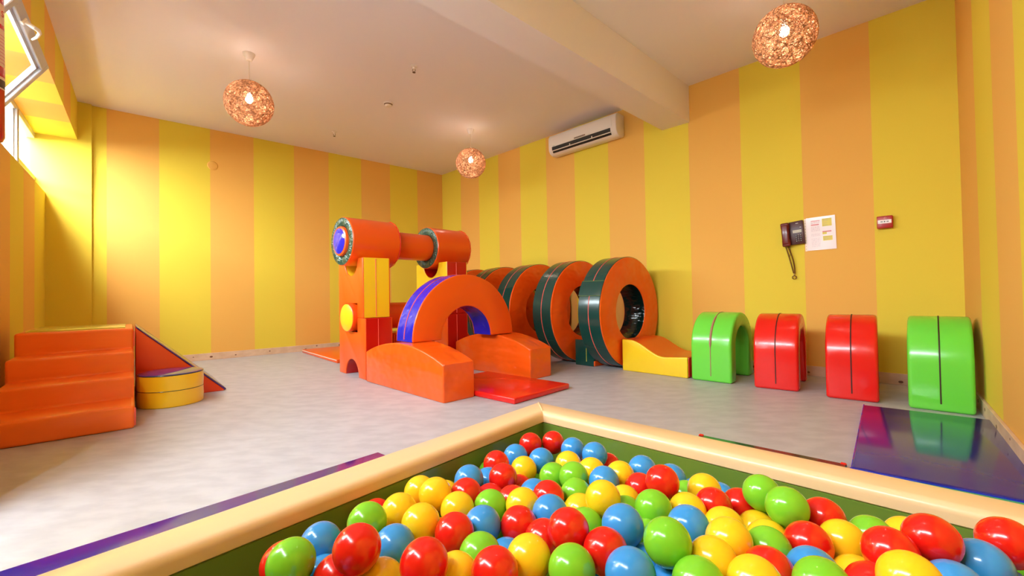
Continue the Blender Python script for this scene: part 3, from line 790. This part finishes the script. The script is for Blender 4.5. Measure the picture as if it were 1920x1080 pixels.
# four small crawl arches along the right wall
def arch_prof(hw, h, th):
    o_ = [(-hw, 0)] + arc(0, h - hw, hw, 180, 0, 28) + [(hw, 0)]
    i_ = [(hw - th, 0)] + arc(0, h - hw, hw - th, 0, 180, 28) + [(-hw + th, 0)]
    return o_ + i_
def crawl_arch(label, loc, m, seam, depth, rz=RT, h=.615, slit=False):
    t = thing('crawl_arch', label, 'play arch', loc, rz, 'small crawl arches along the wall')
    bm = BM(); prism(bm, arch_prof(.31, h, .13), 0, depth, bev=.022, seg=4); obj('arch_body', bm, m, t, sharp=50)
    path = [(-.311, depth / 2, .05)] + [(-.31 + 0, depth / 2, .12)] + [(x * 1.003, depth / 2, z + .0005) for x, z in arc(0, h - .31, .31, 180, 0, 28)] + [(.311, depth / 2, .12)]
    bm = BM(); tube(bm, path, [(.0105 if slit and 2 < i < 12 else .0038) for i in range(len(path))], 6); obj('seam', bm, V_SEAM_D if not slit else mat('slit_lining', (168, 118, 96), .6), t)
    return t
def place_arch(label, fx_, fy_, rz, m, depth, h, slit=False):
    # (fx_, fy_): middle of the near leg's outer face on the floor
    X_ = Vector((math.cos(rz), math.sin(rz))); Y_ = Vector((-math.sin(rz), math.cos(rz)))
    o_ = Vector((fx_, fy_)) + X_ * .31 - Y_ * depth / 2
    crawl_arch(label, (o_.x, o_.y, 0), m, V_SEAM_D, depth, rz, h, slit)
place_arch('green crawl arch next to the yellow wave slope', 1.757, 3.902, math.radians(45.5), V_GRN, .35, .61, True)
place_arch('red crawl arch next to the green arch by the yellow slope', 2.12, 3.545, math.radians(50.5), V_RED, .315, .605)
place_arch('red crawl arch left of the blue floor mat', 2.44, 3.165, math.radians(50), V_RED, .305, .607)
place_arch('green crawl arch standing at the end of the blue floor mat', 2.76, 2.835, math.radians(46), V_GRN, .315, .605)

# towers of notched blocks: local x back along the profile, local y toward the camera side
UT = math.radians(41.5)
def tower_block(name, label, q, zb, notch_lo, notch_hi, band, face, x0=0.0, seam_mat=None):
    W, Hh, D = .69 - x0, .598, .285
    t = thing(name, label, 'foam block', (q[0], q[1], zb), UT + PI / 2, 'notched foam blocks of the tower')
    c = .345 - x0; pr = [(0, 0)]
    def notch(kind, z, s):
        if kind == 'round':
            pts = arc(c, z, .172, 180, 0, 20); return [(x, z + s * abs(zz - z)) for x, zz in pts]
        if kind == 'square': return [(c - .15, z), (c - .15, z + s * .145), (c + .15, z + s * .145), (c + .15, z)]
        return []
    pr += notch(notch_lo, 0, 1) + [(W, 0), (W, Hh)] + notch(notch_hi, Hh, -1)[::-1] + [(0, Hh)]
    pr = [(x + x0, z) for x, z in pr]
    # y runs from the profile face (0) to -D
    foam(t, pr, -D, 0, band, face, seam_mat or V_SEAM_R, [(x0 - .001, -D * .47, .01), (x0 - .001, -D * .47, Hh - .01)], names=('band', 'profile_panel'))
    return t
q1 = (-1.432, 4.249); q2 = (-.743, 4.978)
tower_block('notched_block', 'lower red and orange notched block of the front tower, arched foot', q1, 0, 'round', 'square', V_DRED, V_ORG)
tower_block('notched_block', 'upper yellow and orange notched block of the front tower', q1, .60, 'square', 'round', V_YEL, V_ORG, x0=.045)
tower_block('notched_block', 'lower red notched block of the rear tower, behind the half arch', q2, 0, 'round', 'square', V_DRED, V_ORG)
tower_block('notched_block', 'upper red and yellow notched block of the rear tower', q2, .60, 'square', 'round', V_DRED, V_YEL)
def uq(tu, tv, z): return (q1[0] + .749 * tu - .663 * tv, q1[1] + .663 * tu + .749 * tv, z)
V_WRINK = vinyl('wrinkled_dark_green_vinyl', (58, 84, 66), .18, wr=1.0, scale=30, stretch=(1, 1, 1))
def barrel(label, x0, x1, R1, R0, org):
    t = thing('foam_barrel', label, 'foam barrel', org, UT + .085, 'foam barrels on the towers')
    L = x1 - x0
    bm = BM(); lathe(bm, [(R1 - .008, 0), (R1, .008), (R1, L - .008), (R1 - .008, L)], 72, 0, ALONGX); obj('shell', bm, V_ORG, t)
    for x, s in ((0, 1), (L, -1)):
        b2 = BM(); n = 144; rings = []
        for j, rad in enumerate((R1 - .006, R1 - .02, (R1 + R0) / 2, R0 + .012, R0)):
            rings.append([b2.verts.new((x - s * ((.0, .004, .010, .004, -.006)[j] + (.0035 * math.sin(k * 2.61) + .003 * math.sin(k * 4.1)) * (0 if j in (0, 4) else 1)), rad * math.cos(2 * PI * k / n), rad * math.sin(2 * PI * k / n))) for k in range(n)])
        for A_, B_ in zip(rings, rings[1:]):
            for k in range(n): b2.faces.new((A_[k], A_[(k + 1) % n], B_[(k + 1) % n], B_[k]))
        obj('end_ring', b2, V_WRINK, t, sharp=80)
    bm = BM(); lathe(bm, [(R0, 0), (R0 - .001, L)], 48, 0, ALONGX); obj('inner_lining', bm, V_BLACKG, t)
    bm = BM(); tube(bm, [(L - .002, (R1 + .003 + .003 * math.sin(k * 1.9)) * math.cos(2 * PI * k / 60), (R1 + .003 + .003 * math.sin(k * 1.9)) * math.sin(2 * PI * k / 60)) for k in range(60)], .004, 5, closed=True); obj('frill', bm, V_RED, t)
    return t
zb_ = 1.376
barrel('left orange foam barrel with a blue disc in its end, on the front tower', -.10, .43, .247, .156, uq(-.10, .322, zb_))
barrel('right orange foam barrel with dark wrinkled end, on the rear tower', .92, 1.41, .245, .156, uq(.92, .409, zb_))
t = thing('foam_roller', 'orange foam cylinder through both barrels, blue disc on its end', 'foam cylinder', uq(-.13, .3195, zb_), UT + .085)
bm = BM(); lathe(bm, [(.125, 0), (.147, .006), (.152, .02), (.152, 1.35), (.14, 1.36), (0, 1.36)], 64, 0, ALONGX); obj('shell', bm, V_ORG, t)
bm = BM(); lathe(bm, [(0, -.012), (.10, -.009), (.128, 0), (.135, .010)], 64, 0, ALONGX); obj('end_disc', bm, V_BLUE, t)
t = thing('foam_roller', 'orange foam cylinder with round yellow end in the tower\'s square notch', 'foam cylinder', uq(-.06, .331, .600), UT + .089)
bm = BM(); lathe(bm, [(.132, 0), (.142, .008), (.143, 1.28), (.135, 1.29), (0, 1.29)], 64, 0, ALONGX); obj('shell', bm, V_ORG, t)
bm = BM(); lathe(bm, [(0, -.024), (.06, -.020), (.11, -.010), (.136, .002), (.141, .012)], 64, 0, ALONGX); obj('end_disc', bm, V_YEL, t)
# block standing between the towers
t = thing('foam_block', 'plain orange foam block on the floor between the two towers', 'foam block', uq(.36, .12, 0), UT)
bm = BM(); box(bm, 0, .30, 0, .34, 0, .42, bev=.014); obj('block_body', bm, V_ORG, t)
bm = BM(); box(bm, .012, .288, -.008, .01, .012, .408, bev=.006, seg=2); obj('front_panel', bm, V_DRED, t)

# segment blocks under the half arch
def seg_block(label, org, rz, Ls=1.27):
    t = thing('segment_block', label, 'foam block', (org[0], org[1], 0), rz, 'orange curved top blocks under the arch')
    h0, h1 = .285, .405
    Rr = ((Ls / 2) ** 2 + (h1 - h0) ** 2) / (2 * (h1 - h0)); zc = h1 - Rr
    pr = [(0, 0)] + [(x, zc + math.sqrt(Rr ** 2 - (x - Ls / 2) ** 2)) for x in [Ls * i / 24 for i in range(25)]] + [(Ls, 0)]
    foam(t, pr, -.30, 0, V_ORGW, V_ORGW, edge=.012, names=('band', 'side_panel'))
    return t
seg_block('orange curved top block under the left foot of the half arch', (-.526, 3.271), math.radians(133.9))
seg_block('orange curved top block under the right foot of the half arch', (.160, 4.125), math.radians(133.9), 1.17)
# half arch
t = thing('half_arch', 'blue and orange half round arch bridging two orange blocks', 'play arch', (-.430, 4.175, .406), math.radians(44.3))
pr = arc(0, 0, .60, 180, 0, 48) + arc(0, 0, .30, 0, 180, 36)
bm = BM(); prism(bm, pr, .010, .270, bev=.003, seg=1); obj('band', bm, V_BLUE, t, sharp=30)
for a, b in ((0, .020), (.260, .280)):
    bm = BM(); prism(bm, pr, a, b, bev=.008, seg=3); obj('face_panel', bm, V_ORG, t, sharp=60)
bm = BM(); tube(bm, [(x, .14, z) for x, z in arc(0, 0, .602, 178, 2, 60)], .0038, 6); obj('seam', bm, V_SEAM_R, t)

# ------------------------------------------------------------ mats
def mat_thing(name, label, loc, rz, sx, sy, h, m, trim=None, group=None, bev=.012):
    t = thing(name, label, 'mat', loc, rz, group)
    bm = BM(); box(bm, 0, sx, 0, sy, 0, h, bev=bev); obj('mat_body', bm, m, t)
    return t
t = mat_thing('floor_mat', 'red floor mat lying between the two orange segment blocks', (.003, 3.204, 0), math.radians(47.5), .70, 1.0, .045, V_RED)
t.location = (.003, 3.204, 0)
for ch in [q for q in bpy.data.objects if q.parent == t]: ch.location = (0, 0, 0)
t2 = mat_thing('floor_mat', 'orange floor mat lying behind the towers by the back wall', (-2.157, 5.363, 0), math.radians(40.7), .80, 1.49, .05, V_ORG)
bm = BM(); tube(bm, [(-.001, .02, .036), (-.001, 1.47, .036)], .005, 6); obj('white_piping', bm, M_WHITE, t2)
t3 = mat_thing('floor_mat', 'shiny blue floor mat in front of the right green arch', (1.46, 1.913, 0), math.radians(-40.6), .61, 1.345, .03, V_NAVY, bev=.01)
bm = BM(); box(bm, .0, .006, .01, 1.38, .004, .026); box(bm, -.003, .62, -.003, .002, .004, .026); obj('blue_edge', bm, V_BLUE, t3)
t4 = mat_thing('floor_mat', 'dark green floor mat showing as a thin strip behind the pit\'s right rim', (.99, 2.44, 0), math.radians(-43.3), .645, -.9 + 1.8, .02, V_TEAL, bev=.006)
t4.location = (1.018 - .9 * .686, 2.411 - .9 * .728, 0)
for x in (.01, .632):
    bm = BM(); box(bm, x - .012, x + .012, 0.884, .903, .002, .024, bev=.004, seg=1); obj('orange_tab', bm, V_RED, t4)
t5 = mat_thing('floor_mat', 'green floor mat peeking out below the blue mat\'s near edge', (0, 0, 0), math.radians(-40.3), .62, .45, .02, V_GRN, bev=.006)
t5.location = (1.484 - .47 * .647 + .02 * .76, 1.937 - .47 * .763 - .02 * .65, 0)
t6 = mat_thing('floor_mat', 'navy floor mat showing as a strip beyond the pit\'s left rim', (0, 0, 0), 0, 1.45, .5, .02, V_NAVY, bev=.006)
e1 = Vector((-.691, 2.223)); d6 = Vector((-.820, -.933)).normalized()
rz6 = math.atan2(-d6.y, -d6.x)
t6.rotation_euler = (0, 0, rz6); o6 = e1 + d6 * 1.45 + Vector((-d6.y, d6.x)).normalized() * 0
nrm = Vector((math.sin(rz6), -math.cos(rz6)))   # toward the pit
t6.location = (o6.x + nrm.x * .5, o6.y + nrm.y * .5, 0)

# ------------------------------------------------------------ stairs, ramp, drum
stz = math.radians(41.2)
t = thing('foam_staircase', 'orange foam staircase with four steps by the left window wall', 'foam stairs', (-2.397, 2.773, 0), stz)
hs = [.145, .287, .432, .590]; tr = .30
pr = [(0, 0)]
for k, h in enumerate(hs): pr += [(k * tr - .012 * (k % 2), h)] if k == 0 else [(k * tr, hs[k - 1]), (k * tr - .004, h)]
pr += [(1.77, .590), (1.77, 0)]
RYX = Matrix(((0, 1, 0, 0), (1, 0, 0, 0), (0, 0, 1, 0), (0, 0, 0, 1)))
V_STEP = vinyl('stair_vinyl', (255, 116, 34), .36, wr=.6, scale=2.2, stretch=(1.2, 1, 5))
bm = BM(); prism(bm, pr, -.63, 0, bev=.018, seg=3, M=RYX); obj('stepped_body', bm, V_STEP, t, sharp=60)
bm = BM(); box(bm, -.59, -.05, 1.0, 1.70, .585, .600, bev=.006, seg=2); obj('top_panel', bm, vinyl('pale_yellow_vinyl', (214, 206, 96), .2, wr=.6, scale=8, stretch=(1, 3, 1)), t)
bm = BM(); tube(bm, [(.002, y, z) for y, z in ((-.0, .13), (0.0, .02))], .004, 6); tube(bm, [(.002, .9, .57), (.002, .9, .45)], .004, 6); obj('seam', bm, V_SEAM_R, t)
t = thing('foam_ramp', 'orange foam ramp with shiny top leading down from the staircase', 'foam ramp', (-2.397, 2.773, 0), stz)
pr = [(.012, 0), (.605, 0), (.605, .012), (.012, .590)]
bm = BM(); prism(bm, pr, .95, 1.77, bev=.008, seg=2); obj('ramp_body', bm, V_RED if False else vinyl('ramp_vinyl', (226, 62, 14), .34), t)
dx, dz = .593, -.578; L = math.hypot(dx, dz); nx, nz = -dz / L, dx / L
bm = BM(); prism(bm, [(.012, .590), (.612, .005), (.612 + nx * .014, .005 + nz * .014), (.012 + nx * .014 - .008, .590 + nz * .014)], .945, 1.775, bev=.004, seg=2); obj('top_panel', bm, V_PURP, t)
t = thing('foam_drum', 'low yellow foam drum with purple top beside the staircase', 'foam drum', (-2.397 + .752 * .222 - .659 * .705, 2.773 + .659 * .222 + .752 * .705, 0), stz)
RD = .207
bm = BM(); lathe(bm, [(0, 0), (RD - .006, 0), (RD, .006), (RD + .003, .06), (RD, .123), (RD + .003, .18), (RD, .24)], 64); obj('drum_side', bm, V_YEL, t)
bm = BM(); lathe(bm, [(RD + .001, .236), (RD - .004, .246), (RD - .03, .252), (.05, .256), (0, .256)], 64); obj('drum_top', bm, V_PURP, t)
bm = BM(); tube(bm, [((RD + .001) * math.cos(2 * PI * k / 48), (RD + .001) * math.sin(2 * PI * k / 48), .123) for k in range(48)], .0022, 5, closed=True); tube(bm, [((RD) * math.cos(2 * PI * k / 48), (RD) * math.sin(2 * PI * k / 48), .240) for k in range(48)], .0028, 5, closed=True); obj('seam', bm, V_TEAL, t)

# ------------------------------------------------------------ ball pit
pit = thing('ball_pit', 'ball pit with cream padded rim and olive inside walls', 'ball pit', (.095, 1.724, 0), 0)
RIM, TH = .38, .10
dL, nL = Vector((-.63, -.777)), Vector((.777, -.63))
dR, nR = Vector((.7157, -.6984)), Vector((-.6984, -.7157))
det = nL.x * nR.y - nL.y * nR.x
mit = Vector(((nR.y - nL.y) / det, (nL.x - nR.x) / det))       # mit . nL = mit . nR = 1
def rim_prof():
    return [(0, 0), (0, RIM - .010)] + [(t, z) for t, z in arc(.010, RIM - .010, .010, 180, 90, 3)] + arc(TH - .018, RIM - .018, .018, 90, 0, 6) + [(TH, RIM - .036), (TH - .008, RIM - .042), (TH - .008, 0)]
def pad(name, prof, d, n, L, m, sharp=40):
    bm = BM()
    A = [bm.verts.new((mit.x * t, mit.y * t, z)) for t, z in prof]; B = [bm.verts.new((d.x * L + n.x * t, d.y * L + n.y * t, z)) for t, z in prof]
    bm.faces.new(A); bm.faces.new(B[::-1])
    k = len(prof)
    for i in range(k): bm.faces.new((A[i], A[(i + 1) % k], B[(i + 1) % k], B[i]))
    return obj(name, bm, m, pit, sharp=sharp)
pad('rim_pad', rim_prof(), dL, nL, 1.77, V_CREAM); pad('rim_pad', rim_prof(), dR, nR, 1.46, V_CREAM)
ip = [(TH - .010, 0), (TH - .010, RIM - .038), (TH - .001, RIM - .041), (TH - .001, 0)]
pad('inner_panel', ip, dL, nL, 1.77, V_OLIVE); pad('inner_panel', ip, dR, nR, 1.46, V_OLIVE)
bm = BM(); tube(bm, [(mit.x * t, mit.y * t, z) for t, z in ((.004, RIM - .006), (.012, RIM + .001), (.05, RIM + .002), (TH - .015, RIM + .001), (TH - .002, RIM - .012), (TH + .001, RIM - .035))], .0028, 6); obj('corner_seam', bm, V_CREAM, pit)
bm = BM()
fp = [mit * (TH - .005), dR * 1.40 + nR * (TH - .005), dR * 1.0 + dL * 1.0, dL * 1.60 + nL * (TH - .005)]
a = [bm.verts.new((q.x, q.y, .002)) for q in fp]; b = [bm.verts.new((q.x, q.y, .02)) for q in fp]
bm.faces.new(a); bm.faces.new(b[::-1])
for i in range(4): bm.faces.new((a[i], a[(i + 1) % 4], b[(i + 1) % 4], b[i]))
obj('pit_floor', bm, V_OLIVE, pit, False)

# ------------------------------------------------------------ balls
BR = .035
BCOL = {'r': (226, 24, 16), 'g': (124, 200, 44), 'b': (52, 146, 222), 'y': (252, 202, 30)}
def ball_mesh(name, m):
    bm = BM(); bmesh.ops.create_icosphere(bm, subdivisions=4, radius=BR)
    # moulding seam around the equator
    for v in bm.verts:
        if abs(v.co.z) < .0011: v.co *= 1.004
    me = bpy.data.meshes.new(name); bm.to_mesh(me); bm.free(); me.materials.append(m); me.shade_smooth(); return me
NAMES = {'r': 'red', 'g': 'green', 'b': 'blue', 'y': 'yellow'}
BM_ = {}
for k, c in BCOL.items():
    m = mat(NAMES[k] + '_ball_plastic', c, .20, spec=.5, coat=.3)
    m.node_tree.nodes['Principled BSDF'].inputs['Subsurface Weight'].default_value = .15
    m.node_tree.nodes['Principled BSDF'].inputs['Subsurface Radius'].default_value = (.01, .008, .005)
    m.node_tree.nodes['Principled BSDF'].inputs['Subsurface Scale'].default_value = .5
    BM_[k] = ball_mesh(NAMES[k] + '_ball', m)
def put_ball(x, y, z, k, label, group):
    o = bpy.data.objects.new('play_ball', BM_[k]); COL.objects.link(o)
    o.location = (x, y, z); o.rotation_euler = (random.uniform(0, 6), random.uniform(0, 6), random.uniform(0, 6))
    tag(o, label, 'ball', group)
for x, y, z, k, lb in BALLS: put_ball(x, y, z, k, lb, 'balls on top of the pit')
for x, y, z, k, d in BURIED:
    put_ball(x, y, z, k, '%s ball buried under the top layer of the pit' % NAMES[k] if d else '%s ball at the near side of the pit' % NAMES[k], 'buried balls of the pit' if d else 'balls at the near side of the pit')
